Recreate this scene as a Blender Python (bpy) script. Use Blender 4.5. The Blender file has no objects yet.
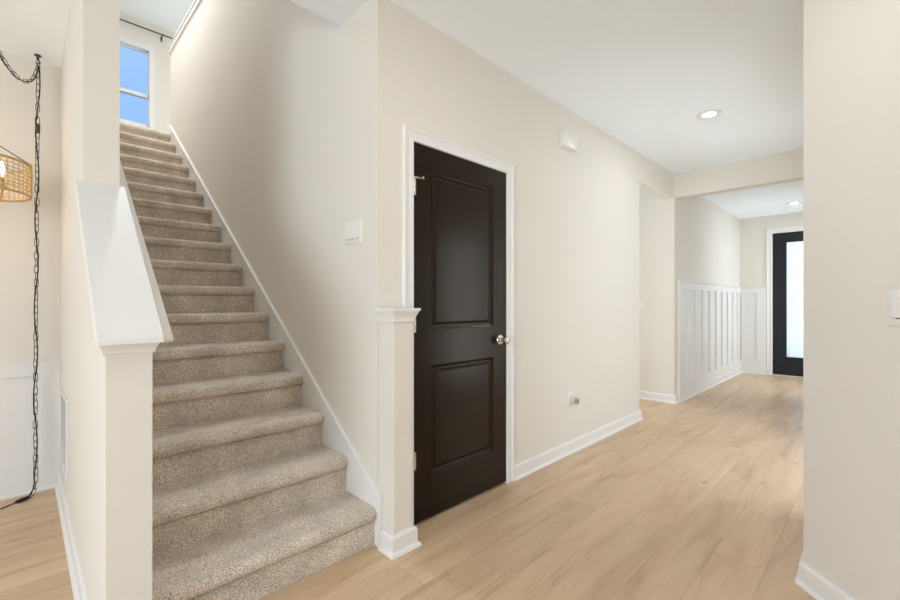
import bpy, bmesh, math, random
from mathutils import Vector, Matrix
random.seed(7)
scene = bpy.context.scene
COL = scene.collection
PI = math.pi

# ------------------------------------------------------------------ camera
cam_d = bpy.data.cameras.new('camera')
cam_d.sensor_width = 36.0
cam_d.lens = 430.2 / 900 * 36
cam_d.shift_y = 3.1 / 900
cam_d.clip_start = 0.02
cam = bpy.data.objects.new('camera', cam_d)
COL.objects.link(cam)
cam.location = (0, 0, 1.197)
cam.rotation_euler = (PI / 2, 0, math.radians(45.21 - 90))
scene.camera = cam

# ------------------------------------------------------------------ exposure, world, lights
scene.view_settings.view_transform = 'Standard'
scene.view_settings.look = 'None'
scene.view_settings.gamma = 1
scene.view_settings.use_curve_mapping = False
scene.view_settings.exposure = 0.42
scene.cycles.max_bounces = 12
scene.cycles.diffuse_bounces = 8
scene.cycles.sample_clamp_indirect = 6.0


def build_world():
    w = bpy.data.worlds.new('sky')
    scene.world = w
    w.use_nodes = True
    nt = w.node_tree
    nt.nodes.clear()
    out = nt.nodes.new('ShaderNodeOutputWorld')
    bg = nt.nodes.new('ShaderNodeBackground')
    tc = nt.nodes.new('ShaderNodeTexCoord')
    nz = nt.nodes.new('ShaderNodeTexNoise')
    nz.inputs['Scale'].default_value = 2.2
    nz.inputs['Detail'].default_value = 5
    rp = nt.nodes.new('ShaderNodeValToRGB')
    rp.color_ramp.elements[0].position = 0.45
    rp.color_ramp.elements[0].color = (0.285, 0.485, 0.86, 1)
    rp.color_ramp.elements[1].position = 0.75
    rp.color_ramp.elements[1].color = (0.48, 0.64, 0.93, 1)
    nt.links.new(tc.outputs['Generated'], nz.inputs['Vector'])
    nt.links.new(nz.outputs['Fac'], rp.inputs['Fac'])
    nt.links.new(rp.outputs['Color'], bg.inputs['Color'])
    bg.inputs['Strength'].default_value = 0.92
    nt.links.new(bg.outputs['Background'], out.inputs['Surface'])


build_world()


def area(name, loc, aim, sx, sy, power, col=(1, 1, 1)):
    d = bpy.data.lights.new(name, 'AREA')
    d.shape = 'RECTANGLE'
    d.size = sx
    d.size_y = sy
    d.energy = power
    d.color = col
    o = bpy.data.objects.new(name, d)
    COL.objects.link(o)
    o.location = loc
    o.rotation_euler = (Vector(aim) - Vector(loc)).to_track_quat('-Z', 'Y').to_euler()
    return o


# area lights standing in for daylight from assumed, unseen great room windows,
# an assumed dining window and hall opening, and from the front door glass
DAY = (0.77, 0.895, 1.0)
area('daylight_patio_doors', (-0.6, -4.85, 1.15), (-0.6, 0, 1.45), 2.6, 2.0, 3, DAY)
area('daylight_side_windows', (-4.35, -0.7, 1.2), (0, -0.7, 1.6), 3.0, 1.8, 144, DAY)
area('daylight_dining_window', (-4.35, 2.2, 1.3), (0, 2.2, 1.5), 2.2, 1.6, 3, DAY)
area('daylight_front_door', (9.30, 0.86, 1.35), (0, 0.88, 1.0), 0.85, 2.3, 32, DAY)
area('daylight_study_window', (3.95, -0.55, 1.15), (3.95, 2, 1.35), 1.3, 1.9, 21, DAY)
area('foyer_fill', (8.10, -0.45, 1.25), (7.2, 1.75, 1.0), 1.2, 1.9, 31, DAY)  # added light in an unseen side opening, placed to rake the battens
area('corridor_fill', (5.0, 4.1, 1.3), (5.0, 0, 1.3), 0.8, 1.6, 21, DAY)  # added fill at the closed corridor end, no window there
area('loft_fill', (4.85, 6.2, 4.5), (0, 6.2, 4.3), 3.2, 1.6, 52, DAY)  # added fill to brighten the loft, set before a solid wall
# ceiling lamp over the stairwell
area('stairwell_lamp', (0.85, 5.1, 5.58), (0.85, 5.1, 0), 0.3, 0.3, 46, (0.93, 0.97, 1.0))

# added overhead fill lights, out of view, to brighten treads and floor
area('great_room_fill', (1.45, 0.55, 2.72), (1.45, 0.55, 0), 0.16, 0.16, 5.6, (0.96, 0.975, 1.0))
area('great_room_fill', (-0.7, 0.2, 2.72), (-0.7, 0.2, 0), 0.16, 0.16, 0.8, (0.96, 0.975, 1.0))

# ------------------------------------------------------------------ materials
def new_mat(name):
    m = bpy.data.materials.new(name)
    m.use_nodes = True
    b = m.node_tree.nodes['Principled BSDF']
    return m, m.node_tree, b


def paint(name, col, rough=0.6, bump=0.0, scale=300, vary=0.0):
    m, nt, b = new_mat(name)
    b.inputs['Base Color'].default_value = (*col, 1)
    b.inputs['Roughness'].default_value = rough
    b.inputs['Specular IOR Level'].default_value = 0.3
    if bump or vary:
        tc = nt.nodes.new('ShaderNodeTexCoord')
        nz = nt.nodes.new('ShaderNodeTexNoise')
        nz.inputs['Scale'].default_value = scale
        nz.inputs['Detail'].default_value = 3
        nt.links.new(tc.outputs['Object'], nz.inputs['Vector'])
        if bump:
            bp = nt.nodes.new('ShaderNodeBump')
            bp.inputs['Strength'].default_value = bump
            bp.inputs['Distance'].default_value = 0.002
            nt.links.new(nz.outputs['Fac'], bp.inputs['Height'])
            nt.links.new(bp.outputs['Normal'], b.inputs['Normal'])
        if vary:
            mx = nt.nodes.new('ShaderNodeMixRGB')
            mx.inputs['Color1'].default_value = (*[c * (1 - vary) for c in col], 1)
            mx.inputs['Color2'].default_value = (*[min(1, c * (1 + vary)) for c in col], 1)
            nt.links.new(nz.outputs['Fac'], mx.inputs['Fac'])
            nt.links.new(mx.outputs['Color'], b.inputs['Base Color'])
    return m


def metal(name, col, rough=0.3):
    m, nt, b = new_mat(name)
    b.inputs['Base Color'].default_value = (*col, 1)
    b.inputs['Metallic'].default_value = 1
    b.inputs['Roughness'].default_value = rough
    return m


def emit(name, col, strength):
    m, nt, b = new_mat(name)
    b.inputs['Base Color'].default_value = (*col, 1)
    b.inputs['Emission Color'].default_value = (*col, 1)
    b.inputs['Emission Strength'].default_value = strength
    return m


WALL = paint('wall_paint', (0.74, 0.698, 0.637), 0.75, 0.22, 130)
CEIL = paint('ceiling_paint', (0.90, 0.955, 1.0), 0.85, 0.25, 90)
TRIM = paint('trim_paint', (0.78, 0.765, 0.75), 0.35)
PLASTIC = paint('switch_plastic', (0.79, 0.765, 0.73), 0.3)
SLOT = paint('dark_slot', (0.16, 0.15, 0.14), 0.6)
GREY_PLASTIC = paint('grey_plastic', (0.38, 0.37, 0.36), 0.35)
CLEAR_GREY = paint('pale_grey_plastic', (0.62, 0.61, 0.60), 0.3)
NICKEL = metal('satin_nickel', (0.72, 0.68, 0.62), 0.25)
DARK_STEEL = metal('dark_bronze', (0.12, 0.105, 0.09), 0.45)
GOLD = metal('brushed_gold', (0.55, 0.38, 0.18), 0.4)
BLACK = paint('black_cord', (0.015, 0.013, 0.012), 0.5)
BROWN = paint('brown_plug', (0.07, 0.05, 0.035), 0.5)
DOOR = paint('dark_brown_door_paint', (0.0075, 0.0035, 0.0012), 0.24)
DOOR.node_tree.nodes['Principled BSDF'].inputs['Specular IOR Level'].default_value = 0.33
DOOR.node_tree.nodes['Principled BSDF'].inputs['Specular Tint'].default_value = (1.0, 0.84, 0.70, 1)
BLACK_DOOR = paint('black_door_paint', (0.010, 0.011, 0.014), 0.35)
WICKER = paint('woven_cane', (0.60, 0.43, 0.23), 0.6, 0.3, 400, 0.2)
BULB = emit('warm_bulb', (1.0, 0.80, 0.50), 9)
LENS = emit('downlight_lens', (1.0, 0.98, 0.95), 25)


def floor_mat():
    m, nt, b = new_mat('oak_plank_floor')
    N = nt.nodes.new
    L = nt.links.new
    tc = N('ShaderNodeTexCoord')
    mp = N('ShaderNodeMapping')
    mp.inputs['Location'].default_value = (0.62, 0.025, 0)
    L(tc.outputs['Object'], mp.inputs['Vector'])
    br = N('ShaderNodeTexBrick')
    br.offset = 0.37
    br.offset_frequency = 2
    br.inputs['Scale'].default_value = 1
    br.inputs['Brick Width'].default_value = 1.83
    br.inputs['Row Height'].default_value = 0.2
    br.inputs['Mortar Size'].default_value = 0.0008
    br.inputs['Mortar Smooth'].default_value = 0.3
    br.inputs['Color1'].default_value = (0, 0, 0, 1)
    br.inputs['Color2'].default_value = (1, 1, 1, 1)
    br.inputs['Mortar'].default_value = (0.5, 0.5, 0.5, 1)
    L(mp.outputs['Vector'], br.inputs['Vector'])
    # per-plank shift of the grain
    cx = N('ShaderNodeCombineXYZ')
    ml = N('ShaderNodeMath'); ml.operation = 'MULTIPLY'; ml.inputs[1].default_value = 37
    L(br.outputs['Color'], ml.inputs[0])
    L(ml.outputs[0], cx.inputs['X']); L(ml.outputs[0], cx.inputs['Y'])
    add = N('ShaderNodeVectorMath'); add.operation = 'ADD'
    L(mp.outputs['Vector'], add.inputs[0]); L(cx.outputs[0], add.inputs[1])
    st = N('ShaderNodeMapping'); st.inputs['Scale'].default_value = (0.8, 5.5, 1)
    L(add.outputs[0], st.inputs['Vector'])
    g1 = N('ShaderNodeTexNoise'); g1.inputs['Scale'].default_value = 1.6; g1.inputs['Detail'].default_value = 6; g1.inputs['Roughness'].default_value = 0.62
    g1.inputs['Distortion'].default_value = 0.6
    L(st.outputs['Vector'], g1.inputs['Vector'])
    st2 = N('ShaderNodeMapping'); st2.inputs['Scale'].default_value = (3, 60, 1)
    L(add.outputs[0], st2.inputs['Vector'])
    g2 = N('ShaderNodeTexNoise'); g2.inputs['Scale'].default_value = 2.0; g2.inputs['Detail'].default_value = 4
    L(st2.outputs['Vector'], g2.inputs['Vector'])
    # colour
    r1 = N('ShaderNodeValToRGB')
    e = r1.color_ramp.elements
    e[0].position = 0.28; e[0].color = (0.46, 0.305, 0.18, 1)
    e[1].position = 0.68; e[1].color = (0.675, 0.495, 0.325, 1)
    mid = r1.color_ramp.elements.new(0.47); mid.color = (0.60, 0.425, 0.27, 1)
    L(g1.outputs['Fac'], r1.inputs['Fac'])
    r2 = N('ShaderNodeMapRange'); r2.inputs[1].default_value = 0.3; r2.inputs[2].default_value = 0.7
    r2.inputs[3].default_value = 0.95; r2.inputs[4].default_value = 1.04
    L(g2.outputs['Fac'], r2.inputs[0])
    m1 = N('ShaderNodeVectorMath'); m1.operation = 'SCALE'
    L(r1.outputs['Color'], m1.inputs[0]); L(r2.outputs[0], m1.inputs['Scale'])
    r3 = N('ShaderNodeMapRange'); r3.inputs[3].default_value = 0.94; r3.inputs[4].default_value = 1.05
    L(br.outputs['Color'], r3.inputs[0])
    m2 = N('ShaderNodeVectorMath'); m2.operation = 'SCALE'
    L(m1.outputs[0], m2.inputs[0]); L(r3.outputs[0], m2.inputs['Scale'])
    # small knots
    kst = N('ShaderNodeMapping'); kst.inputs['Scale'].default_value = (3.2, 8.5, 1)
    L(add.outputs[0], kst.inputs['Vector'])
    vo = N('ShaderNodeTexVoronoi'); vo.inputs['Scale'].default_value = 0.55
    L(kst.outputs['Vector'], vo.inputs['Vector'])
    kr = N('ShaderNodeMapRange'); kr.inputs[1].default_value = 0.02; kr.inputs[2].default_value = 0.10
    kr.inputs[3].default_value = 0.62; kr.inputs[4].default_value = 1.0
    L(vo.outputs['Distance'], kr.inputs[0])
    m3 = N('ShaderNodeVectorMath'); m3.operation = 'SCALE'
    L(m2.outputs[0], m3.inputs[0]); L(kr.outputs[0], m3.inputs['Scale'])
    mix = N('ShaderNodeMixRGB'); mix.inputs['Color2'].default_value = (0.34, 0.23, 0.145, 1)
    L(br.outputs['Fac'], mix.inputs['Fac']); L(m3.outputs[0], mix.inputs['Color1'])
    L(mix.outputs['Color'], b.inputs['Base Color'])
    b.inputs['Roughness'].default_value = 0.36
    b.inputs['Specular IOR Level'].default_value = 0.4
    bp = N('ShaderNodeBump'); bp.inputs['Strength'].default_value = 0.25; bp.inputs['Distance'].default_value = 0.001
    inv = N('ShaderNodeMath'); inv.operation = 'SUBTRACT'; inv.inputs[0].default_value = 1
    L(br.outputs['Fac'], inv.inputs[1]); L(inv.outputs[0], bp.inputs['Height'])
    L(bp.outputs['Normal'], b.inputs['Normal'])
    return m


def carpet_mat():
    m, nt, b = new_mat('stair_carpet')
    N = nt.nodes.new
    L = nt.links.new
    tc = N('ShaderNodeTexCoord')
    n1 = N('ShaderNodeTexNoise'); n1.inputs['Scale'].default_value = 225; n1.inputs['Detail'].default_value = 2
    n2 = N('ShaderNodeTexNoise'); n2.inputs['Scale'].default_value = 7; n2.inputs['Detail'].default_value = 4
    L(tc.outputs['Object'], n1.inputs['Vector']); L(tc.outputs['Object'], n2.inputs['Vector'])
    rp = N('ShaderNodeValToRGB')
    e = rp.color_ramp.elements
    e[0].position = 0.34; e[0].color = (0.33, 0.27, 0.215, 1)
    e[1].position = 0.66; e[1].color = (0.90, 0.81, 0.71, 1)
    k = e.new(0.50); k.color = (0.64, 0.55, 0.455, 1)
    L(n1.outputs['Fac'], rp.inputs['Fac'])
    mr = N('ShaderNodeMapRange'); mr.inputs[1].default_value = 0.3; mr.inputs[2].default_value = 0.7
    mr.inputs[3].default_value = 0.80; mr.inputs[4].default_value = 1.15
    L(n2.outputs['Fac'], mr.inputs[0])
    sc = N('ShaderNodeVectorMath'); sc.operation = 'SCALE'
    L(rp.outputs['Color'], sc.inputs[0]); L(mr.outputs[0], sc.inputs['Scale'])
    L(sc.outputs[0], b.inputs['Base Color'])
    b.inputs['Roughness'].default_value = 1
    b.inputs['Specular IOR Level'].default_value = 0.05
    b.inputs['Sheen Weight'].default_value = 0.25
    bp = N('ShaderNodeBump'); bp.inputs['Strength'].default_value = 0.8; bp.inputs['Distance'].default_value = 0.006
    L(n1.outputs['Fac'], bp.inputs['Height']); L(bp.outputs['Normal'], b.inputs['Normal'])
    return m


def glass_mat():
    m = bpy.data.materials.new('window_glass')
    m.use_nodes = True
    nt = m.node_tree
    nt.nodes.clear()
    out = nt.nodes.new('ShaderNodeOutputMaterial')
    tr = nt.nodes.new('ShaderNodeBsdfTransparent')
    tr.inputs['Color'].default_value = (0.97, 0.985, 0.98, 1)
    gl = nt.nodes.new('ShaderNodeBsdfGlossy')
    gl.inputs['Roughness'].default_value = 0.02
    fr = nt.nodes.new('ShaderNodeFresnel')
    fr.inputs['IOR'].default_value = 1.3
    mx = nt.nodes.new('ShaderNodeMixShader')
    nt.links.new(fr.outputs[0], mx.inputs[0])
    nt.links.new(tr.outputs[0], mx.inputs[1])
    nt.links.new(gl.outputs[0], mx.inputs[2])
    nt.links.new(mx.outputs[0], out.inputs[0])
    return m


def sheer_mat():
    m = bpy.data.materials.new('sheer_white_fabric')
    m.use_nodes = True
    nt = m.node_tree
    nt.nodes.clear()
    out = nt.nodes.new('ShaderNodeOutputMaterial')
    df = nt.nodes.new('ShaderNodeBsdfDiffuse'); df.inputs['Color'].default_value = (0.86, 0.88, 0.90, 1)
    tl = nt.nodes.new('ShaderNodeBsdfTranslucent'); tl.inputs['Color'].default_value = (0.40, 0.425, 0.44, 1)
    mx = nt.nodes.new('ShaderNodeMixShader'); mx.inputs[0].default_value = 0.6
    nt.links.new(df.outputs[0], mx.inputs[1])
    nt.links.new(tl.outputs[0], mx.inputs[2])
    nt.links.new(mx.outputs[0], out.inputs[0])
    return m


FLOOR = floor_mat()
CARPET = carpet_mat()
GLASS = glass_mat()
SHEER = sheer_mat()

# ------------------------------------------------------------------ mesh helpers
def world_loc(o):
    v = Vector((0, 0, 0))
    while o is not None:
        v += o.location
        o = o.parent
    return v


class MB:
    """collects shapes in world coordinates and links them as one mesh object"""

    def __init__(self):
        self.bm = bmesh.new()

    def face(self, pts):
        return self.bm.faces.new([self.bm.verts.new(p) for p in pts])

    def box(self, x0, x1, y0, y1, z0, z1):
        vs = [self.bm.verts.new((x, y, z)) for x in (x0, x1) for y in (y0, y1) for z in (z0, z1)]
        for f in ((0, 1, 3, 2), (4, 6, 7, 5), (0, 4, 5, 1), (2, 3, 7, 6), (0, 2, 6, 4), (1, 5, 7, 3)):
            self.bm.faces.new([vs[i] for i in f])
        return self

    def obox(self, M, sx, sy, sz):
        """box centred on matrix M"""
        vs = [self.bm.verts.new(M @ Vector((x, y, z))) for x in (-sx / 2, sx / 2) for y in (-sy / 2, sy / 2) for z in (-sz / 2, sz / 2)]
        for f in ((0, 1, 3, 2), (4, 6, 7, 5), (0, 4, 5, 1), (2, 3, 7, 6), (0, 2, 6, 4), (1, 5, 7, 3)):
            self.bm.faces.new([vs[i] for i in f])
        return self

    def rings(self, rings, closed_ring=True, closed_path=False, caps=True):
        rs = [[self.bm.verts.new(p) for p in r] for r in rings]
        n = len(rs[0])
        m = len(rs)
        for i in range(m if closed_path else m - 1):
            a, b = rs[i], rs[(i + 1) % m]
            for j in range(n if closed_ring else n - 1):
                k = (j + 1) % n
                self.bm.faces.new((a[j], a[k], b[k], b[j]))
        if caps and not closed_path and closed_ring:
            self.bm.faces.new(rs[0][::-1])
            self.bm.faces.new(rs[-1])
        return self

    def sweep(self, path, N, prof, closed=False):
        """sweeps a profile of (lateral, along N) along a planar path, mitred"""
        N = Vector(N).normalized()
        P = [Vector(p) for p in path]
        n = len(P)
        rings = []
        for i in range(n):
            ts = []
            if closed or i > 0:
                ts.append((P[i] - P[i - 1]).normalized())
            if closed or i < n - 1:
                ts.append((P[(i + 1) % n] - P[i]).normalized())
            ls = [N.cross(t).normalized() for t in ts]
            if len(ls) == 2:
                l = (ls[0] + ls[1]) / (1 + ls[0].dot(ls[1]))
            else:
                l = ls[0]
            rings.append([P[i] + l * a + N * b for a, b in prof])
        return self.rings(rings, True, closed)

    def tube(self, path, r, seg=8, closed=False):
        P = [Vector(p) for p in path]
        n = len(P)
        rings = []
        up = Vector((0.13, 0.27, 0.95)).normalized()
        prev = None
        for i in range(n):
            if closed:
                t = (P[(i + 1) % n] - P[i - 1]).normalized()
            else:
                t = (P[min(i + 1, n - 1)] - P[max(i - 1, 0)]).normalized()
            if prev is None:
                a = up.cross(t)
                if a.length < 0.1:
                    a = Vector((1, 0, 0)).cross(t)
            else:
                a = prev - t * prev.dot(t)
            a.normalize()
            prev = a
            b = t.cross(a)
            rr = r[i] if isinstance(r, (list, tuple)) else r
            rings.append([P[i] + a * (rr * math.cos(2 * PI * k / seg)) + b * (rr * math.sin(2 * PI * k / seg)) for k in range(seg)])
        return self.rings(rings, True, closed)

    def lathe(self, c, axis, prof, seg=24):
        """prof: (radius, height along axis)"""
        A = Vector(axis).normalized()
        a = A.orthogonal().normalized()
        b = A.cross(a)
        c = Vector(c)
        rings = [[c + A * h + (a * math.cos(2 * PI * k / seg) + b * math.sin(2 * PI * k / seg)) * max(r, 1e-5) for k in range(seg)] for r, h in prof]
        return self.rings(rings)

    def prism(self, poly, axis, d0, d1):
        """extrudes a 2D polygon along axis x, y or z between d0 and d1"""
        def p3(p, d):
            return {'x': (d, p[0], p[1]), 'y': (p[0], d, p[1]), 'z': (p[0], p[1], d)}[axis]
        self.rings([[p3(p, d0) for p in poly], [p3(p, d1) for p in poly]])
        return self

    def build(self, name, mat, parent=None, smooth=None, bevel=0.0):
        off = world_loc(parent) if parent else Vector((0, 0, 0))
        bmesh.ops.recalc_face_normals(self.bm, faces=self.bm.faces)
        if off.length:
            bmesh.ops.translate(self.bm, verts=self.bm.verts, vec=-off)
        me = bpy.data.meshes.new(name)
        self.bm.to_mesh(me)
        self.bm.free()
        if mat:
            me.materials.append(mat)
        if smooth:
            me.polygons.foreach_set('use_smooth', [True] * len(me.polygons))
            me.set_sharp_from_angle(angle=math.radians(smooth))
        o = bpy.data.objects.new(name, me)
        COL.objects.link(o)
        if parent:
            o.parent = parent
        if bevel:
            bv = o.modifiers.new('bevel', 'BEVEL')
            bv.width = bevel
            bv.segments = 2
            bv.limit_method = 'ANGLE'
        return o


def thing(name, loc, label, cat, group=None):
    o = bpy.data.objects.new(name, None)
    o.empty_display_size = 0.05
    COL.objects.link(o)
    o.location = loc
    return tag(o, label, cat, group)


def tag(o, label, cat, group=None):
    o['label'] = label
    o['category'] = cat
    if group:
        o['group'] = group
    return o


def struct(o, label=None):
    o['kind'] = 'structure'
    if label:
        o['label'] = label
    return o


# ------------------------------------------------------------------ key dimensions (metres)
VW = 1.772      # hall wall with the closet door
UC = 1.253      # stair wall
HC = 2.743      # lower ceiling
ZF = 3.196      # upper floor
HU = 5.65       # upper ceiling
UD, US = 0.176, 0.297   # wall left of the stairs: dining face, stair face
VD = 3.805      # dining back wall
VN = 1.66       # front of the left newel
VE = 2.33       # end of the full-height left wall
UJ = 5.518      # far side of the side opening / ceiling beam
UE = 4.511      # near side of the side opening
VB = 1.757      # foyer left wall
UF = 8.84      # front door wall
VR = 0.240      # hall right wall
HB = 2.455      # underside of beam and opening header
VT = 2.137      # front edge of stairwell opening in the ceiling
VS, RUN, RISE = 1.746, 0.26, 0.188
VL = VS + 16 * RUN      # edge of the upper floor
VF = 8.2        # loft window wall

# ------------------------------------------------------------------ floor and ceilings
b = MB()
b.box(-4.6, 9.4, -5.2, 4.4, -0.12, 0)
b.box(9.4, 10.6, -1, 3, -0.12, -0.02)
struct(b.build('floor', FLOOR), 'light oak plank floor')

b = MB()
T = 0.10
b.box(-4.6, 9.4, -5.2, VT, HC, HC + T)
b.box(-4.6, US - 0.06, VT, 4.4, HC, HC + T)
b.box(UC + 0.06, 9.4, VT, 4.4, HC, HC + T)
b.box(UJ + 0.14, UF, VR, VB, 2.655, HC)
struct(b.build('ceiling', CEIL), 'white textured lower ceiling')

b = MB()
b.box(-0.6, 5.2, 1.9, 8.5, HU, HU + T)
struct(b.build('ceiling_loft', CEIL), 'white ceiling over the loft')

b = MB()
b.box(US, 5.0, VL + 0.065, VF, ZF - 0.30, ZF)
b.box(UC + 0.13, 5.0, VT, VL + 0.065, ZF - 0.30, ZF)
struct(b.build('floor_loft', CARPET, smooth=40), 'carpeted loft floor at the top of the stairs')

# ------------------------------------------------------------------ walls
# hall wall with closet door opening and side opening
DU0, DU1, DZ = 1.472, 2.288, 2.066
b = MB()
b.box(UC, DU0, VW, VW + 0.115, 0, HC)
b.box(DU0, DU1, VW, VW + 0.115, DZ, HC)
b.box(DU1, UE, VW, VW + 0.115, 0, HC)
b.box(UE, UJ, VW, VW + 0.115, HB, HC)
struct(b.build('wall_hall', WALL), 'beige hall wall with the closet door')

b = MB()
b.box(UC, UC + 0.115, VW + 0.115, VT, 0, HC)
b.box(UC, UC + 0.115, VT, 6.03, 0, 4.245)
struct(b.build('wall_stairs_right', WALL), 'beige wall along the right of the stairs')

b = MB()
b.box(UD, US, VE, VF, 0, HU)
# half wall below the sloping cap
b.prism([(VN + 0.12, 0), (VE, 0), (VE, 1.683), (VN + 0.12, 1.222)], 'x', UD, US)
struct(b.build('wall_stairs_left', WALL), 'white wall along the left of the stairs, ending in a sloping half wall')

b = MB()
b.box(-4.6, UD, VD, VD + 0.12, 0, HC)
struct(b.build('wall_dining', WALL), 'dining room back wall')

b = MB()   # side corridor beyond the opening
b.box(UJ, UJ + 0.10, VB + 0.0, 4.2, 0, HC)
b.box(UE - 0.1, UE, VW + 0.115, 4.2, 0, HC)
b.box(UE - 0.1, UJ + 0.1, 4.2, 4.3, 0, HC)
b.box(UC + 0.06, UE - 0.05, 4.21, 4.29, 0, HC - 0.02)      # back of the closet
struct(b.build('wall_corridor', WALL), 'walls of the side corridor')

b = MB()
b.box(UJ + 0.10, UF, VB, VB + 0.12, 0, HC)
struct(b.build('wall_foyer_left', WALL), 'foyer wall above white board and batten')

FV0, FV1, FZ = 0.41, 1.305, 2.365      # front door opening
b = MB()
b.box(UF, UF + 0.15, FV1, VB + 0.12, 0, HC)
b.box(UF, UF + 0.15, FV0, FV1, FZ, HC)
b.box(UF, UF + 0.15, VR - 0.12, FV0, 0, HC)
struct(b.build('wall_front', WALL), 'foyer wall around the front door')

b = MB()
b.box(UJ, UJ + 0.14, VR, VB, HB, HC)
struct(b.build('beam_ceiling', WALL), 'beige ceiling beam between hall and foyer')

# right wall: 45 degree face, then along the hall
R0 = Vector((2.360, VR, 0))
dr = Vector((-math.cos(math.radians(45.21)), -math.sin(math.radians(45.21)), 0))
R1 = R0 + dr * 2.3
nr = Vector((-math.sin(math.radians(45.21)), math.cos(math.radians(45.21)), 0))
q1 = R1 - nr * 0.12
b = MB()
b.prism([(R0.x, R0.y), (R1.x, R1.y), (q1.x, q1.y), (R0.x + 0.05, R0.y - 0.12), (3.2, VR - 0.12), (3.2, VR)], 'z', 0, HC)
b.box(4.7, 7.4, VR - 0.12, VR, 0, HC)
b.box(3.2, 4.7, VR - 0.12, VR, 2.15, HC)
b.box(7.4, 8.72, VR - 0.12, VR, 2.15, HC)
b.box(8.72, UF + 0.15, VR - 0.12, VR, 0, HC)
struct(b.build('wall_right', WALL), 'plain beige wall at the right edge')
b = MB()
b.box(3.0, 4.9, -0.75, -0.65, 0, HC)
b.box(3.0, 3.1, -0.65, VR - 0.12, 0, HC)
b.box(4.8, 4.9, -0.65, VR - 0.12, 0, HC)
b.box(7.2, UF + 0.15, -0.75, -0.65, 0, HC)
b.box(7.2, 7.3, -0.65, VR - 0.12, 0, HC)
b.box(UF, UF + 0.15, -0.65, VR - 0.12, 0, HC)
struct(b.build('wall_study', WALL))

# great room shell behind the camera
b = MB()
b.box(R1.x, R1.x + 0.12, -5.0, R1.y, 0, HC)
struct(b.build('wall_great_room_right', WALL))
b = MB()
b.box(-4.6, R1.x + 0.12, -5.2, -5.0, 0, HC)
struct(b.build('wall_great_room_back', WALL))
b = MB()
b.box(-4.6, -4.45, -5.0, VD, 0, HC)
struct(b.build('wall_great_room_left', WALL))

# loft shell
WU0, WU1, WZ0, WZ1 = 0.52, 1.487, 3.92, 5.275
b = MB()
b.box(-0.6, WU0, VF, VF + 0.15, ZF - 0.3, HU)
b.box(WU1, 5.2, VF, VF + 0.15, ZF - 0.3, HU)
b.box(WU0, WU1, VF, VF + 0.15, ZF - 0.3, WZ0)
b.box(WU0, WU1, VF, VF + 0.15, WZ1, HU)
struct(b.build('wall_loft_back', WALL), 'loft wall with the window')
b = MB()
b.box(5.0, 5.15, 1.9, VF, ZF - 0.3, HU)
struct(b.build('wall_loft_right', WALL))
b = MB()
b.box(US, 5.0, VT - 0.12, VT, HC + T, HU)
struct(b.build('wall_loft_front', WALL))
b = MB()   # floor edge under the loft landing
b.box(US, UC, VL + 0.07, VL + 0.09, 2.2, ZF - 0.301)
struct(b.build('trim_landing', TRIM))

# ------------------------------------------------------------------ baseboards
BH = 0.094
BASE = [(0, 0), (0.030, 0), (0.030, 0.004), (0.026, 0.013), (0.016, 0.019), (0.016, BH - 0.014), (0.012, BH - 0.004), (0.006, BH), (0, BH)]


def baseboard(name, path, label=None):
    b = MB()
    b.sweep([(x, y, 0) for x, y in path], (0, 0, 1), BASE)
    return struct(b.build(name, TRIM), label)


# walking direction keeps the room on the left
baseboard('baseboard_hall', [(UE, VW + 0.115), (UE, VW), (2.354, VW)], 'white baseboard right of the closet door')
baseboard('baseboard_corridor', [(UJ + 0.10, VB), (UJ, VB), (UJ, 4.2)], 'white baseboard at the side corridor corner')
baseboard('baseboard_dining', [(UD, VN + 0.11), (UD, VD), (-4.45, VD)], 'white baseboard of the dining room')
baseboard('baseboard_right', [(R1.x, R1.y), (R0.x, R0.y), (3.2, VR)], 'white baseboard at the foot of the right wall')
baseboard('baseboard_foyer', [(UF - 0.008, FV1 + 0.08), (UF - 0.008, VB - 0.014), (UJ + 0.10, VB - 0.014)], 'white baseboard under the foyer board and batten')

# ------------------------------------------------------------------ foyer board and batten
b = MB()
th = 0.026
RT = 1.462
y0, y1 = VB - th, VB + 0.002
u0 = UJ + 0.102
b.box(u0, UF, y0, y1, RT - 0.095, RT)                    # top rail
b.box(u0, UF, VB - 0.040, y1, RT, RT + 0.018)            # ledge
b.box(u0, UF, y0, y1, 0.0, 0.215)                        # bottom rail
u = u0
first = True
while u < UF - 0.05:
    w = 0.135
    b.box(u, min(u + w, UF), y0, y1, 0.215, RT - 0.095)
    u += 0.335 if not first else 0.30
    first = False
b.box(u0, UF, VB - 0.003, y1, 0.2, RT)                   # painted panel behind
struct(b.build('trim_1', TRIM, bevel=0.0015), 'white board and batten on the foyer wall')
b = MB()
x0, x1 = UF - 0.019, UF + 0.002
c0, c1 = FV1 + 0.078, VB - 0.02
b.box(x0, x1, c0, c1, RT - 0.095, RT)
b.box(UF - 0.034, x1, c0, c1, RT, RT + 0.018)
b.box(x0, x1, c0, c1, 0, 0.215)
b.box(x0, x1, c0, c0 + 0.13, 0.215, RT - 0.095)
b.box(x0, x1, c1 - 0.03, c1, 0.215, RT - 0.095)
b.box(UF - 0.003, x1, c0, c1, 0.2, RT)
struct(b.build('trim_2', TRIM, bevel=0.0015), 'white wainscot panel left of the front door')

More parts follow.
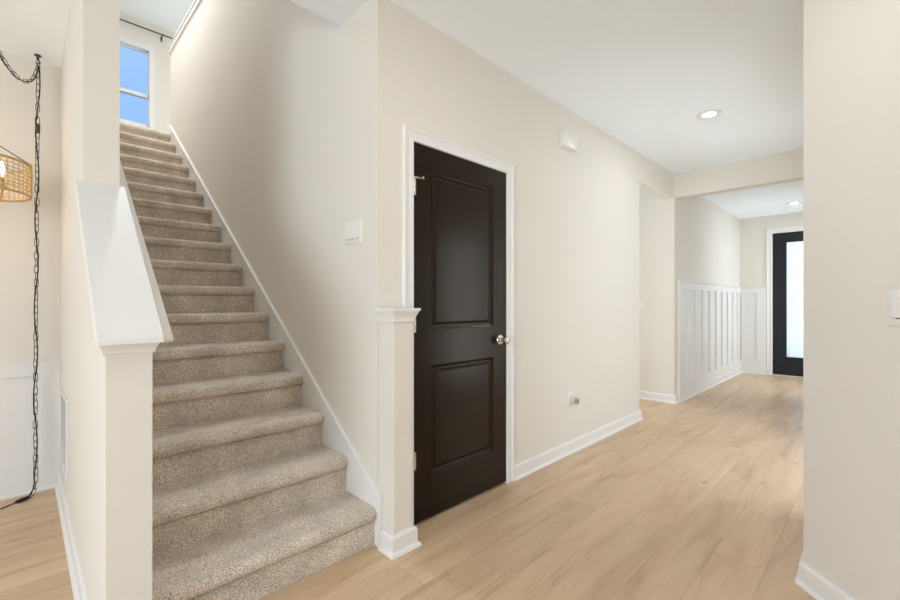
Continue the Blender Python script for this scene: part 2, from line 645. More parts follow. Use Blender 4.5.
# ------------------------------------------------------------------ dining wainscot
b = MB()
y0, y1 = VD - 0.016, VD + 0.002
b.box(-4.45, UD - 0.001, y0, y1, 0.735, 0.826)
b.box(-4.45, UD - 0.001, VD - 0.03, y1, 0.826, 0.842)
b.box(-4.45, UD - 0.001, VD - 0.016, y1, 0.08, 0.175)
u = UD - 0.095
for k in range(6):
    b.box(u, u + 0.094, y0, y1, 0.175, 0.735)
    u -= 0.85
b.box(-4.45, UD - 0.001, VD - 0.003, y1, 0.1, 0.8)
struct(b.build('trim_3', TRIM, bevel=0.0015), 'white wainscot on the dining room wall')

# ------------------------------------------------------------------ left half wall: sloping cap, side mouldings, rail
def slope_strip(b, u0, u1, v0, z0, v1, z1, t):
    """board with a sloping top edge from (v0,z0) to (v1,z1) and vertical thickness t"""
    b.prism([(v0, z0 - t), (v0, z0), (v1, z1), (v1, z1 - t)], 'x', u0, u1)


def cap_z(v):
    return 1.090 + (v - 1.598) * (1.703 - 1.090) / (VE - 1.598)


b = MB()
slope_strip(b, 0.150, 0.317, 1.598, cap_z(1.598), VE, cap_z(VE), 0.018)
struct(b.build('trim_4', TRIM, bevel=0.003), 'wide white sloping cap board on the left half wall')
b = MB()
for a0, a1 in ((UD - 0.014, UD), (US, US + 0.014)):
    slope_strip(b, a0, a1, VN + 0.0, cap_z(VN) - 0.018, VE, cap_z(VE) - 0.018, 0.045)
struct(b.build('trim_5', TRIM, bevel=0.002), 'moulding under the sloping cap board')


def rail_z(v):
    return 1.086 + (v - 1.678) * 0.769


b = MB()
slope_strip(b, US, 0.358, 1.672, rail_z(1.672), 5.6, rail_z(5.6), 0.014)
struct(b.build('trim_6', WALL, bevel=0.003), 'narrow sloping rail along the stair side of the left wall')

# knee wall cap above the stairs
b = MB()
b.box(UC - 0.022, UC + 0.137, VT, 6.05, 4.245, 4.265)
b.box(UC - 0.014, UC + 0.129, VT, 6.043, 4.190, 4.245)
struct(b.build('trim_7', TRIM, bevel=0.003), 'white cap on the knee wall above the stairs')

# ------------------------------------------------------------------ staircase
stairs = thing('staircase', (0.78, VS, 0), 'straight flight of beige carpeted stairs climbing between the two walls', 'stairs')
SL, SR = US + 0.016, UC - 0.017


def step_mesh(i):
    z0, z1 = i * RISE, (i + 1) * RISE
    v0 = VS + i * RUN
    rf = v0 + 0.030
    t = 0.062
    pts = [(rf, z0 - (0.0 if i == 0 else 0.0)), (rf, z1 - t - 0.003), (rf - 0.010, z1 - t)]
    cx, cz, rx, rz = v0 + 0.026, z1 - t / 2, 0.026, t / 2
    pts += [(v0 + 0.012, z1 - t + 0.001)]
    for k in range(0, 9):
        a = -PI / 2 - 0.35 - k * (PI - 0.70) / 8
        pts.append((cx + rx * math.cos(a) * 1.0, cz + rz * math.sin(a)))
    pts += [(v0 + 0.040, z1), (v0 + RUN + 0.05, z1), (v0 + RUN + 0.05, z0)]
    b = MB()
    n = 40
    rng = random.Random(i)
    rings = []
    for k in range(n + 1):
        u = SL + (SR - SL) * k / n
        ring = []
        for j, (v, z) in enumerate(pts):
            dv = dz = 0
            if 1 < j < len(pts) - 2:
                dv = rng.uniform(-0.0012, 0.0012)
                dz = rng.uniform(-0.0012, 0.0012)
            e = min(k, n - k)
            if e == 0 and 2 <= j < len(pts) - 2:      # soft rolled carpet ends
                dv += (cx + 0.02 - v) * 0.30
                dz += (cz - z) * 0.22 if j < len(pts) - 3 else 0
            ring.append((u, v + dv, z + dz))
        rings.append(ring)
    b.rings(rings)
    return b


for i in range(16):
    step_mesh(i).build('step', CARPET, stairs, smooth=50)
# top nosing below the loft floor
b = MB()
v0 = VL
b.prism([(v0 + 0.03, 16 * RISE), (v0 + 0.03, ZF - 0.062), (v0 + 0.008, ZF - 0.06), (v0, ZF - 0.04), (v0, ZF - 0.018), (v0 + 0.012, ZF - 0.003), (v0 + 0.03, ZF), (v0 + 0.064, ZF), (v0 + 0.064, 16 * RISE)], 'x', SL, SR)
b.build('step', CARPET, stairs, smooth=50)


def nose_z(v):
    return RISE + (v - VS) * RISE / RUN


for name, a0, a1, c0, c1 in (('skirt_board', UC - 0.017, UC - 0.0005, UC - 0.023, UC - 0.0005), ('skirt_board', US + 0.0005, US + 0.016, US + 0.0005, US + 0.022)):
    b = MB()
    vf = 1.735 if a0 > 1 else VN + 0.14
    b.prism([(vf, 0), (vf, nose_z(vf) + 0.055), (5.985, nose_z(5.985) + 0.055), (5.985, ZF - 0.25), (2.2, 0)], 'x', a0, a1)
    so = b.build(name, TRIM, stairs)
    b = MB()
    slope_strip(b, c0, c1, vf - 0.004, nose_z(vf - 0.004) + 0.068, 5.985, nose_z(5.985) + 0.068, 0.016)
    b.build('skirt_cap', TRIM, so, bevel=0.003)

# ------------------------------------------------------------------ newel posts
CROWN = [(0, 0), (0.006, 0), (0.010, 0.006), (0.010, 0.014), (0.014, 0.026), (0.024, 0.046), (0.028, 0.052), (0.028, 0.058), (0.036, 0.060), (0.036, 0.073), (0, 0.073)]


def newel(label, u0, u1, v0, v1, h, crown_h, top, crown_z, side_u0, scale=1.0):
    t = thing('newel_post', ((u0 + u1) / 2, (v0 + v1) / 2, 0), label, 'post', 'newel posts at the stair foot')
    b = MB()
    b.box(u0, u1, v0, v1, 0, h)
    b.build('post', WALL, t, bevel=0.002)
    b = MB()
    pth = [(u1, v1), (u1, v0), (u0, v0), (u0, v1)]
    bp_ = [(x, min(y, 1.728), 0) for x, y in pth]
    b.sweep(bp_, (0, 0, 1), [(a * 1.1, z) for a, z in BASE])
    b.build('base_moulding', TRIM, t)
    b = MB()
    b.sweep([(x, y if top else min(y, VN + 0.03), crown_z) for x, y in pth], (0, 0, 1), [(a * (0.80 if top else 0.68), z * scale) for a, z in CROWN])
    if top:
        b.box(u0 - 0.002, u1 + 0.002, v0 - 0.002, v1, h - 0.001, h + 0.002)
    b.build('crown_moulding', TRIM, t)
    return t


newel('white half-height post with crown cap between stairs and dark door', 1.2535, 1.369, 1.642, VW - 0.0015, 1.172, 0.07, True, 1.104, 0, 0.93)
newel('post at the foot of the left half wall, under the sloping cap', UD, US, VN, VN + 0.119, 1.105, 0.07, False, 1.040, 0, 0.62)

# ------------------------------------------------------------------ closet door
d1 = thing('door_1', (1.88, 1.768, 0), 'dark brown two-panel closet door with nickel knob, closed', 'door')
d1['kind'] = 'structure'
L0, L1, B0, B1 = 1.481, 2.279, 0.014, 2.058
DV = 1.767


def door_leaf(b, u0, u1, z0, z1, v, th, panels, steps):
    """moulded leaf facing -v: panels are (u0,u1,z0,z1); steps are (inset, depth)"""
    us = sorted({u0, u1} | {p[0] for p in panels} | {p[1] for p in panels})
    zs = sorted({z0, z1} | {p[2] for p in panels} | {p[3] for p in panels})
    for i in range(len(us) - 1):
        for j in range(len(zs) - 1):
            a0, a1, c0, c1 = us[i], us[i + 1], zs[j], zs[j + 1]
            if any(p[0] <= a0 and p[1] >= a1 and p[2] <= c0 and p[3] >= c1 for p in panels):
                continue
            b.face([(a0, v, c0), (a1, v, c0), (a1, v, c1), (a0, v, c1)])
    for p in panels:
        loops = []
        for ins, dep in steps:
            loops.append([(p[0] + ins, v + dep, p[2] + ins), (p[1] - ins, v + dep, p[2] + ins), (p[1] - ins, v + dep, p[3] - ins), (p[0] + ins, v + dep, p[3] - ins)])
        for A, B in zip(loops, loops[1:]):
            for k in range(4):
                b.face([A[k], A[(k + 1) % 4], B[(k + 1) % 4], B[k]])
        b.face(loops[-1])
    for q in ([(u0, v), (u0, v + th)], [(u1, v), (u1, v + th)]):
        b.face([(q[0][0], q[0][1], z0), (q[1][0], q[1][1], z0), (q[1][0], q[1][1], z1), (q[0][0], q[0][1], z1)])
    for z in (z0, z1):
        b.face([(u0, v, z), (u1, v, z), (u1, v + th, z), (u0, v + th, z)])
    b.face([(u0, v + th, z0), (u1, v + th, z0), (u1, v + th, z1), (u0, v + th, z1)])
    bmesh.ops.remove_doubles(b.bm, verts=b.bm.verts, dist=1e-5)


b = MB()
door_leaf(b, L0, L1, B0, B1, DV, 0.035, [(1.603, 2.148, 0.244, 0.852), (1.603, 2.148, 1.047, 1.943)],
          [(0, 0), (0.002, 0.002), (0.016, 0.013), (0.019, 0.0145), (0.026, 0.0145), (0.029, 0.013), (0.044, 0.0045), (0.048, 0.004)])
b.build('leaf', DOOR, d1)
b = MB()
for a0, a1 in ((DU0, L0 - 0.002), (L1 + 0.003, DU1)):
    b.box(a0, a1, VW - 0.0, VW + 0.115, 0, DZ)
b.box(DU0, DU1, VW, VW + 0.115, B1 + 0.003, DZ)
b.box(DU0, DU0 + 0.025, VW + 0.036, VW + 0.05, 0, DZ)
b.box(DU1 - 0.025, DU1, VW + 0.036, VW + 0.05, 0, DZ)
b.build('jamb', TRIM, d1)
CAS = [(-0.005, 0), (-0.005, 0.011), (-0.001, 0.015), (0.012, 0.016), (0.030, 0.0125), (0.044, 0.014), (0.050, 0.019), (0.062, 0.019), (0.066, 0.015), (0.066, 0)]


b = MB()
# walking up the hinge side: lateral N x T with N=-y, T=+z -> -x : outwards on the left
b.sweep([(DU0, VW, 0), (DU0, VW, DZ - 0.002), (DU1, VW, DZ - 0.002), (DU1, VW, 0)], (0, -1, 0), CAS)
b.build('casing', TRIM, d1)
for zc in (0.352, 1.085, 1.82):
    b = MB()
    b.lathe((L0 - 0.001, VW - 0.010, zc - 0.047), (0, 0, 1), [(0.0, 0), (0.0065, 0.001), (0.0065, 0.030), (0.006, 0.031), (0.0065, 0.032), (0.0065, 0.062), (0.006, 0.063), (0.0065, 0.064), (0.0065, 0.094), (0.0035, 0.097), (0, 0.098)], 12)
    b.box(L0 + 0.001, L0 + 0.014, DV - 0.0025, DV + 0.001, zc - 0.045, zc + 0.045)
    if zc > 1.5:   # hinge-pin door stop
        b.box(L0 - 0.006, L0 + 0.045, VW - 0.016, VW - 0.006, zc + 0.046, zc + 0.053)
        b.lathe((L0 + 0.043, VW - 0.011, zc + 0.0495), (0, 1, 0), [(0.0, -0.022), (0.008, -0.022), (0.008, -0.014), (0.004, -0.013), (0.004, 0.010), (0, 0.010)], 10)
    b.build('hinge', NICKEL, d1, smooth=40)
kz, ku = 0.958, 2.212
b = MB()
b.lathe((ku, DV, kz), (0, -1, 0), [(0.0, 0.028), (0.012, 0.028), (0.012, 0.034), (0.022, 0.040), (0.0275, 0.048), (0.0285, 0.056), (0.026, 0.064), (0.018, 0.069), (0.0, 0.070)], 28)
kn = b.build('door_knob', NICKEL, d1, smooth=40)
b = MB()
b.lathe((ku, DV, kz), (0, -1, 0), [(0.0, 0), (0.033, 0), (0.033, 0.005), (0.029, 0.010), (0.014, 0.013), (0.0115, 0.016), (0.0115, 0.030), (0, 0.030)], 28)
b.build('rosette', NICKEL, kn, smooth=40)
b = MB()
b.box(L1 - 0.001, L1 + 0.0015, DV + 0.004, DV + 0.026, kz - 0.028, kz + 0.028)
b.build('latch_plate', NICKEL, d1)

# ------------------------------------------------------------------ front door
d2 = thing('door_2', (UF + 0.03, 0.86, 0), 'black front door with a full glass panel at the end of the hall', 'door')
d2['kind'] = 'structure'
xf = UF + 0.022
GV0, GV1, GZ0, GZ1 = 0.597, 1.118, 0.315, 2.194
b = MB()
b.box(xf, xf + 0.044, FV0 + 0.004, GV0, 0.018, FZ - 0.012)
b.box(xf, xf + 0.044, GV1, FV1 - 0.006, 0.018, FZ - 0.012)
b.box(xf, xf + 0.044, GV0, GV1, 0.018, GZ0)
b.box(xf, xf + 0.044, GV0, GV1, GZ1, FZ - 0.012)
b.build('leaf', BLACK_DOOR, d2)
b = MB()
for a0, a1, c0, c1 in ((GV0 - 0.02, GV0 + 0.004, GZ0 - 0.02, GZ1 + 0.02), (GV1 - 0.004, GV1 + 0.02, GZ0 - 0.02, GZ1 + 0.02)):
    b.box(xf - 0.007, xf + 0.001, a0, a1, c0, c1)
for c0, c1 in ((GZ0 - 0.02, GZ0 + 0.004), (GZ1 - 0.004, GZ1 + 0.02)):
    b.box(xf - 0.007, xf + 0.001, GV0 - 0.02, GV1 + 0.02, c0, c1)
b.build('glazing_bead', BLACK_DOOR, d2, bevel=0.002)
b = MB()
b.box(xf + 0.030, xf + 0.034, GV0, GV1, GZ0, GZ1)
b.build('pane', GLASS, d2)
b = MB()
b.sweep([(UF, FV1, 0), (UF, FV1, FZ), (UF, FV0, FZ), (UF, FV0, 0)], (-1, 0, 0), [(a * 1.12, z) for a, z in CAS])
b.box(UF, UF + 0.02, FV1 - 0.004, FV1, 0, FZ)
b.box(UF, UF + 0.02, FV0, FV0 + 0.004, 0, FZ)
b.box(UF, UF + 0.02, FV0, FV1, FZ - 0.012, FZ)
b.build('casing', TRIM, d2)
b = MB()
b.box(UF - 0.02, UF + 0.15, FV0, FV1, 0, 0.017)
b.build('threshold', CLEAR_GREY, d2, bevel=0.003)
b = MB()
b.lathe((xf, FV0 + 0.07, 1.0), (-1, 0, 0), [(0, 0), (0.032, 0), (0.030, 0.009), (0.011, 0.014), (0.011, 0.035), (0.022, 0.042), (0.028, 0.054), (0.024, 0.064), (0, 0.068)], 20)
b.build('door_knob', NICKEL, d2, smooth=40)

# sheer curtain stretched over the glass
b = MB()
n = 90
rows = [GZ0 + 0.001, GZ0 + 0.05, GZ0 + 0.4, GZ0 + 0.9, GZ0 + 1.4, GZ1 - 0.06, GZ1 - 0.001]
rings = []
for z in rows:
    pin = 0.45 if z in (rows[0], rows[-1]) else 1.0
    rings.append([(xf + 0.018 + 0.0095 * pin * math.sin(k * 0.85 + 1.1 * math.sin(k * 0.19) + 0.25 * math.sin(z * 2.1)), GV0 + 0.002 + (GV1 - GV0 - 0.004) * k / n, z) for k in range(n + 1)])
b.rings(rings, closed_ring=False, caps=False)
tag(b.build('sheer_curtain', SHEER, None, smooth=80), 'white gathered sheer curtain behind the glass of the black front door', 'curtain')

# ------------------------------------------------------------------ loft window and curtain rod
w1 = thing('window_1', ((WU0 + WU1) / 2, VF, WZ0), 'white double-hung window at the top of the stairs', 'window')
w1['kind'] = 'structure'
FW = 0.068
b = MB()
b.box(WU0, WU0 + FW, VF - 0.012, VF + 0.10, WZ0, WZ1)
b.box(WU1 - FW, WU1, VF - 0.012, VF + 0.10, WZ0, WZ1)
b.box(WU0 + FW, WU1 - FW, VF - 0.012, VF + 0.10, WZ1 - 0.085, WZ1)
b.box(WU0 + FW, WU1 - FW, VF - 0.012, VF + 0.10, WZ0, WZ0 + 0.06)
b.box(WU0 - 0.05, WU1 + 0.05, VF - 0.05, VF - 0.0, WZ0 - 0.025, WZ0)
b.build('window_frame', TRIM, w1, bevel=0.003)
for zz0, zz1, vv in ((4.44, WZ1 - 0.085, VF + 0.055), (WZ0 + 0.06, 4.50, VF + 0.02)):
    b = MB()
    s = 0.032
    b.box(WU0 + FW, WU0 + FW + s * 0.4, vv, vv + 0.03, zz0, zz1)
    b.box(WU1 - FW - s * 0.4, WU1 - FW, vv, vv + 0.03, zz0, zz1)
    b.box(WU0 + FW, WU1 - FW, vv, vv + 0.03, zz0, zz0 + (0.06 if vv > VF + 0.03 else 0.04))
    b.box(WU0 + FW, WU1 - FW, vv, vv + 0.03, zz1 - (0.05 if vv < VF + 0.03 else 0.02), zz1)
    so = b.build('sash', TRIM, w1, bevel=0.002)
    b = MB()
    b.box(WU0 + FW, WU1 - FW, vv + 0.012, vv + 0.016, zz0 + 0.02, zz1 - 0.02)
    b.build('pane', GLASS, so)

rd = thing('curtain_rod', (1.0, VF - 0.08, 5.485), 'thin dark metal curtain rod above the window at the stair top', 'curtain rod')
b = MB()
b.tube([(0.27, VF - 0.08, 5.485), (1.735, VF - 0.08, 5.485)], 0.0105, 10)
b.build('rod', DARK_STEEL, rd, smooth=60)
for u, s in ((0.265, -1), (1.735, 1)):
    b = MB()
    b.lathe((u, VF - 0.08, 5.485), (s, 0, 0), [(0, -0.004), (0.016, -0.004), (0.017, 0.004), (0.012, 0.008), (0.020, 0.016), (0.022, 0.026), (0.018, 0.036), (0, 0.040)], 14)
    b.build('finial', DARK_STEEL, rd, smooth=50)
for u in (0.41, 1.585):
    b = MB()
    b.box(u - 0.007, u + 0.007, VF - 0.095, VF - 0.002, 5.462, 5.474)
    b.box(u - 0.012, u + 0.012, VF - 0.006, VF - 0.0005, 5.41, 5.49)
    b.box(u - 0.007, u + 0.007, VF - 0.099, VF - 0.091, 5.462, 5.490)
    b.build('bracket', DARK_STEEL, rd, bevel=0.001)

# ------------------------------------------------------------------ recessed lights
def downlight(u, v, z, label, power):
    t = thing('ceiling_light', (u, v, z), label, 'light', 'recessed ceiling lights')
    b = MB()
    b.lathe((u, v, z - 0.0005), (0, 0, -1), [(0.066, 0.0), (0.092, 0.0), (0.090, 0.005), (0.074, 0.009), (0.066, 0.006)], 36)
    b.build('trim_ring', TRIM, t, smooth=50)
    b = MB()
    b.lathe((u, v, z - 0.0005), (0, 0, -1), [(0, 0.0), (0.067, 0.0), (0.067, 0.005), (0.04, 0.0065), (0, 0.007)], 36)
    b.build('lens', LENS, t, smooth=50)
    d = bpy.data.lights.new('downlight_beam', 'AREA')
    d.shape = 'DISK'
    d.size = 0.13
    d.energy = power
    d.color = (0.96, 0.97, 1.0)
    o = bpy.data.objects.new('downlight_beam', d)
    COL.objects.link(o)
    o.location = (u, v, z - 0.02)
    return t


downlight(3.981, 1.004, HC, 'glowing recessed ceiling light in the near hall ceiling', 3)
downlight(7.97, 0.914, 2.655, 'small glowing recessed ceiling light in the foyer near the front door', 2)

# ------------------------------------------------------------------ switches, outlets, chime, grille
def rounded_rect(w, h, r, n=5):
    pts = []
    for cx, cy, a0 in ((w / 2 - r, h / 2 - r, 0), (-w / 2 + r, h / 2 - r, PI / 2), (-w / 2 + r, -h / 2 + r, PI), (w / 2 - r, -h / 2 + r, 1.5 * PI)):
        for k in range(n):
            a = a0 + k * PI / 2 / (n - 1)
            pts.append((cx + r * math.cos(a), cy + r * math.sin(a)))
    return pts


def frame_of(c, normal):
    n = Vector(normal).normalized()
    x = Vector((0, 0, 1)).cross(n).normalized()
    return Matrix.Translation(c) @ Matrix((x, Vector((0, 0, 1)), n)).transposed().to_4x4()


def plate_mesh(M, w, h, holes):
    b = MB()
    rr = []
    for ins, d in ((0, 0), (0, 0.003), (0.002, 0.0055), (0.005, 0.0065)):
        rr.append([M @ Vector((x, y, d)) for x, y in rounded_rect(w - 2 * ins, h - 2 * ins, 0.006)])
    b.rings(rr)
    return b


def switch(c, normal, gangs, label, dark=True):
    M = frame_of(c, normal)
    t = thing('light_switch', c, label, 'light switch', 'wall light switches')
    w = 0.074 + 0.046 * (gangs - 1)
    plate_mesh(M, w, 0.120, []).build('wall_plate', PLASTIC, t, smooth=30)
    for g in range(gangs):
        x = (g - (gangs - 1) / 2) * 0.046
        b = MB()
        R = M @ Matrix.Translation((x, 0, 0.007)) @ Matrix.Rotation(math.radians(-3), 4, 'X')
        b.obox(R, 0.0335, 0.0665, 0.006)
        k = b.build('rocker', PLASTIC, t, bevel=0.001)
        b = MB()
        b.obox(M @ Matrix.Translation((x, -0.0355, 0.0064)), 0.0335 if gangs == 1 else 0.018, 0.0035, 0.0012)
        b.build('gap', SLOT, k)
    return t


def outlet(c, normal, label):
    M = frame_of(c, normal)
    t = thing('outlet', c, label, 'outlet', 'wall outlets')
    plate_mesh(M, 0.073, 0.117, []).build('wall_plate', PLASTIC, t, smooth=30)
    for s in (-1, 1):
        b = MB()
        b.rings([[M @ Vector((x, y + s * 0.0195, d)) for x, y in rounded_rect(0.033, 0.028, 0.010)] for d in (0.006, 0.0085)])
        r = b.build('receptacle', PLASTIC, t, smooth=30)
        b = MB()
        for x in (-0.0064, 0.0064):
            b.obox(M @ Matrix.Translation((x, s * 0.0195 + 0.003, 0.0086)), 0.002, 0.008, 0.0006)
        b.obox(M @ Matrix.Translation((0, s * 0.0195 - 0.007, 0.0086)), 0.004, 0.004, 0.0006)
        b.build('slot', SLOT, r)
    return t


switch((UC, 1.993, 1.574), (-1, 0, 0), 3, 'white triple light switch on the stair wall beside the corner')
switch((UJ, 2.135, 1.160), (-1, 0, 0), 1, 'small white light switch in the side corridor past the hall opening')
# right wall switch: on the 45 degree face
px = R0 + dr * 0.418
switch((px.x, px.y, 1.181), nr, 2, 'light switch cut off by the right edge of the photo')
outlet((3.135, VW, 0.43), (0, -1, 0), 'white outlet low on the hall wall right of the dark door')
outlet((5.735, VB - 0.019, 0.52), (0, -1, 0), 'white outlet low on the foyer board and batten')

g = thing('plug_in_device', (3.135, VW - 0.009, 0.415), 'small grey round plug-in device on the low hall outlet', 'plug')
b = MB()
b.lathe((3.135, VW - 0.009, 0.415), (0, -1, 0), [(0, 0), (0.024, 0), (0.031, 0.006), (0.032, 0.022), (0.027, 0.030), (0.016, 0.033), (0, 0.033)], 24)
b.build('body', CLEAR_GREY, g, smooth=40)
b = MB()
b.lathe((3.135, VW - 0.042, 0.415), (0, -1, 0), [(0.016, 0), (0.025, 0.002), (0.027, 0.012), (0.023, 0.018), (0.012, 0.016), (0.010, 0.004)], 24)
b.build('dial', GREY_PLASTIC, g, smooth=40)

ch = thing('door_chime', (3.06, VW, 2.47), 'white rectangular door chime box high on the hall wall', 'door chime')
b = MB()
M = frame_of((3.06, VW, 2.47), (0, -1, 0))
b.rings([[M @ Vector((x, y, d)) for x, y in rounded_rect(w, h, 0.008)] for w, h, d in ((0.215, 0.125, 0), (0.215, 0.125, 0.004), (0.205, 0.115, 0.006))])
b.build('back_plate', PLASTIC, ch, smooth=30)
b = MB()
b.rings([[M @ Vector((x, y, d)) for x, y in rounded_rect(w, h, 0.010)] for w, h, d in ((0.20, 0.11, 0.006), (0.20, 0.11, 0.036), (0.194, 0.104, 0.042), (0.18, 0.09, 0.044))])
b.build('cover', PLASTIC, ch, smooth=30)

gr = thing('air_return_grille', (UD, 3.45, 0.2), 'white louvred return-air grille low on the wall behind the left half wall', 'vent')
GY0, GY1, GZ_0, GZ_1 = 3.17, 3.73, 0.20, 0.66
b = MB()
M = frame_of((UD, (GY0 + GY1) / 2, (GZ_0 + GZ_1) / 2), (-1, 0, 0))
for x0, x1, y0, y1 in ((-0.28, 0.28, 0.205, 0.23), (-0.28, 0.28, -0.23, -0.205), (-0.28, -0.255, -0.205, 0.205), (0.255, 0.28, -0.205, 0.205)):
    b.obox(M @ Matrix.Translation(((x0 + x1) / 2, (y0 + y1) / 2, 0.004)), x1 - x0, y1 - y0, 0.008)
b.build('frame', TRIM, gr, bevel=0.0015)
b = MB()
for k in range(27):
    b.obox(M @ Matrix.Translation((0, -0.198 + k * 0.0153, 0.002)) @ Matrix.Rotation(math.radians(40), 4, 'X'), 0.51, 0.012, 0.0012)
b.build('louvers', TRIM, gr)
b = MB()
b.obox(M @ Matrix.Translation((0, 0, -0.004)), 0.512, 0.412, 0.002)
b.build('backing', GREY_PLASTIC, gr)

# ------------------------------------------------------------------ chandelier
CU, CV = -0.207, 3.30
SZ0, SZ1, SRAD = 1.772, 1.938, 0.237
cl = thing('chandelier', (CU, CV, SZ1), 'lit drum pendant with woven golden basket shade in the dining room', 'chandelier')


def ring_path(r, z, n=64):
    return [(CU + r * math.cos(2 * PI * k / n), CV + r * math.sin(2 * PI * k / n), z) for k in range(n)]


sh_b = MB()
nr_ = 9
for k in range(nr_):
    z = SZ0 + 0.006 + (SZ1 - SZ0 - 0.012) * k / (nr_ - 1)
    sh_b.tube(ring_path(SRAD + (0.003 if k % 2 else -0.001), z), 0.0026, 5, True)
for k in range(50):
    a = 2 * PI * k / 50
    c, s = math.cos(a), math.sin(a)
    pts = []
    for j in range(nr_):
        z = SZ0 + 0.006 + (SZ1 - SZ0 - 0.012) * j / (nr_ - 1)
        r = SRAD + (0.004 if (j + k) % 2 else -0.004)
        pts.append((CU + r * c, CV + r * s, z))
    sh_b.tube(pts, 0.0028, 5)
shade = sh_b.build('shade', WICKER, cl, smooth=60)
b = MB()
for z in (SZ0, SZ1):
    b.tube(ring_path(SRAD, z), 0.0055, 8, True)
for k in range(4):
    a = PI / 4 + k * PI / 2 - 0.95
    b.tube([(CU + (SRAD + 0.004) * math.cos(a), CV + (SRAD + 0.004) * math.sin(a), SZ0), (CU + (SRAD + 0.004) * math.cos(a), CV + (SRAD + 0.004) * math.sin(a), SZ1 + 0.01)], 0.0065, 8)
b.build('shade_frame', GOLD, cl, smooth=60)
b = MB()
b.lathe((CU, CV, SZ1 + 0.16), (0, 0, -1), [(0, -0.03), (0.006, -0.03), (0.012, -0.01), (0.016, 0.0), (0.010, 0.02), (0.008, 0.22), (0.020, 0.25), (0.026, 0.28), (0.018, 0.33), (0.006, 0.36), (0, 0.365)], 18)
b.build('stem', GOLD, cl, smooth=50)
for k in range(4):
    a = PI / 4 + k * PI / 2 - 0.95
    b = MB()
    b.tube([(CU + SRAD * math.cos(a), CV + SRAD * math.sin(a), SZ1 + 0.01), (CU + 0.012 * math.cos(a), CV + 0.012 * math.sin(a), SZ1 + 0.16)], 0.0028, 6)
    b.build('support_rod', DARK_STEEL, cl, smooth=60)
for k in range(4):
    a = k * PI / 2 - 0.35
    c, s = math.cos(a), math.sin(a)
    pts = []
    for j in range(13):
        t = j / 12
        r = 0.02 + 0.115 * math.sin(min(1, t * 1.02) * PI / 2)
        z = SZ0 - 0.02 - 0.075 * math.sin(t * PI) + 0.055 * t * t
        pts.append((CU + r * c, CV + r * s, z))
    b = MB()
    b.tube(pts, 0.0065, 8)
    tip = Vector(pts[-1])
    b.lathe(tip, (0, 0, 1), [(0, -0.004), (0.022, 0.0), (0.024, 0.005), (0.012, 0.008), (0.012, 0.05), (0, 0.05)], 14)
    arm = b.build('arm', GOLD, cl, smooth=50)
    b = MB()
    b.lathe(tip + Vector((0, 0, 0.05)), (0, 0, 1), [(0, 0), (0.007, 0.0), (0.008, 0.01), (0.0125, 0.03), (0.013, 0.042), (0.009, 0.062), (0.003, 0.082), (0, 0.085)], 14)
    b.build('bulb', BULB, arm, smooth=60)
pl = bpy.data.lights.new('chandelier_glow', 'POINT')
pl.energy = 2.2
pl.color = (1.0, 0.78, 0.50)
pl.shadow_soft_size = 0.06
po = bpy.data.objects.new('chandelier_glow', pl)
COL.objects.link(po)
po.location = (CU, CV, SZ0 + 0.07)

# ------------------------------------------------------------------ swag chain with cord
sc_ = thing('swag_chain', (0.066, 3.70, 2.743), 'dark metal chain with black cord, swagged from a ceiling hook and hanging to the floor', 'chain')
HK = Vector((0.066, 3.715, HC))
b = MB()
b.lathe(HK, (0, 0, -1), [(0, 0.0), (0.017, 0.0), (0.018, 0.004), (0.013, 0.009), (0.007, 0.013), (0.007, 0.032), (0, 0.033)], 18)
hp = [HK + Vector((0, 0, -0.018)), HK + Vector((0, 0, -0.034))] + [HK + Vector((0.009 * math.sin(t), 0, -0.043 - 0.009 * -math.cos(t) - 0.0)) for t in [k * 0.5 for k in range(0, 10)]]
b.tube(hp, 0.0042, 8)
b.build('ceiling_hook', DARK_STEEL, sc_, smooth=50)
# far hook above the chandelier
HK2 = Vector((CU, CV, HC))


def catmull(P, n):
    P = [Vector(p) for p in P]
    out = []
    Q = [P[0] * 2 - P[1]] + P + [P[-1] * 2 - P[-2]]
    for i in range(1, len(Q) - 2):
        for k in range(n):
            t = k / n
            out.append(0.5 * ((2 * Q[i]) + (Q[i + 1] - Q[i - 1]) * t + (2 * Q[i - 1] - 5 * Q[i] + 4 * Q[i + 1] - Q[i + 2]) * t * t + (3 * Q[i] - Q[i - 1] - 3 * Q[i + 1] + Q[i + 2]) * t ** 3))
    out.append(P[-1])
    return out


def along(path, step):
    """points every step along a polyline"""
    res = [path[0]]
    acc = 0
    for a, b_ in zip(path, path[1:]):
        d = (b_ - a).length
        while acc + d >= step:
            f = (step - acc) / d
            a = a + (b_ - a) * f
            res.append(a.copy())
            d = (b_ - a).length
            acc = 0
        acc += d
    return res


top = HK + Vector((0.004, 0, -0.055))
swag = catmull([top, (0.050, 3.700, 2.60), (0.024, 3.665, 2.545), (-0.013, 3.602, 2.522), (-0.045, 3.555, 2.538), (-0.075, 3.515, 2.57), (-0.13, 3.42, 2.65), (CU, CV, HC - 0.06)], 16)
drop = catmull([top, (0.065, 3.712, 2.4), (0.062, 3.715, 1.9), (0.060, 3.715, 1.5), (0.057, 3.718, 1.0), (0.055, 3.720, 0.5), (0.056, 3.720, 0.16), (0.057, 3.715, 0.08), (0.045, 3.690, 0.028), (0.020, 3.668, 0.010), (-0.030, 3.640, 0.008)], 20)
stemc = [Vector((CU, CV, HC - 0.06)), Vector((CU, CV, SZ1 + 0.185))]
b = MB()
b.lathe(HK2, (0, 0, -1), [(0, 0.0), (0.021, 0.0), (0.023, 0.004), (0.017, 0.010), (0.006, 0.016), (0.005, 0.06), (0, 0.061)], 18)
b.build('ceiling_hook', DARK_STEEL, sc_, smooth=50)
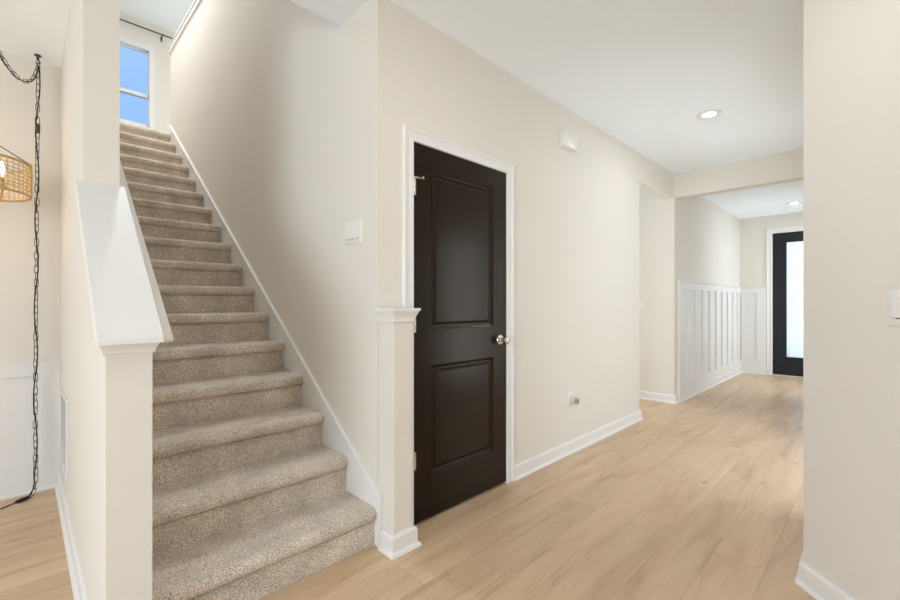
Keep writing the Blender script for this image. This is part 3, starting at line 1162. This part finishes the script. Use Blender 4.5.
# one link, then copies
LP = 0.042
b = MB()
n = 20
pts = []
for k in range(n):
    a = 2 * PI * k / n
    x = 0.0105 * math.cos(a)
    z = 0.0145 * (1 if math.sin(a) > 0 else -1) + 0.0125 * math.sin(a) if abs(math.sin(a)) > 1e-6 else 0.0
    pts.append((x, 0, z))
b.tube(pts, 0.0019, 6, True)
link0 = b.build('chain_link', DARK_STEEL, None, smooth=60)
link0.parent = sc_
link0.rotation_mode = 'QUATERNION'
used = False
base = world_loc(sc_)
rng = random.Random(3)
for path in (swag, drop, stemc):
    P = along(path, LP)
    for i in range(len(P) - 1):
        t = (P[i + 1] - P[i]).normalized()
        q = t.to_track_quat('Z', 'X')
        from mathutils import Quaternion
        q = q @ Quaternion((0, 0, 1), (1.33 if i % 2 else 2.90) + rng.uniform(-0.25, 0.25))
        if used:
            o = link0.copy()
            COL.objects.link(o)
            o.parent = sc_
        else:
            o = link0
            used = True
        o.rotation_quaternion = q
        o.location = (P[i] + P[i + 1]) / 2 - base
# cord threaded beside the links
def wobble(path, amp, freq, skip=0):
    P = along(path, 0.015)
    return [p + Vector((amp * math.sin(i * freq), amp * 0.6 * math.cos(i * freq * 0.8), 0)) for i, p in enumerate(P)]


cp = wobble(swag[::-1], 0.0055, 0.22) + wobble(drop, 0.008, 0.17)[1:]
cp = [Vector((p.x, p.y, max(p.z, 0.006))) for p in cp]
last = cp[-1]
cp += catmull([last, (-0.10, 3.60, 0.005), (-0.20, 3.56, 0.005), (-0.36, 3.57, 0.005), (-0.52, 3.66, 0.005)], 8)[1:]
b = MB()
b.tube(cp, 0.0035, 6)
b.build('cord', BLACK, sc_, smooth=60)
b = MB()
b.lathe((0.066, 3.708, 2.285), (0, 0, 1), [(0, -0.032), (0.006, -0.032), (0.011, -0.02), (0.012, 0.016), (0.007, 0.028), (0, 0.03)], 12)
b.build('cord_switch', BROWN, sc_, smooth=50)
b = MB()
e0 = Vector((0.030, 3.676, 0.013))
e1 = Vector((-0.030, 3.640, 0.011))
b.lathe(e1, e0 - e1, [(0, 0), (0.008, 0.0), (0.011, 0.012), (0.011, 0.055), (0.006, 0.068), (0, 0.07)], 12)
b.build('cord_end', BLACK, sc_, smooth=50)
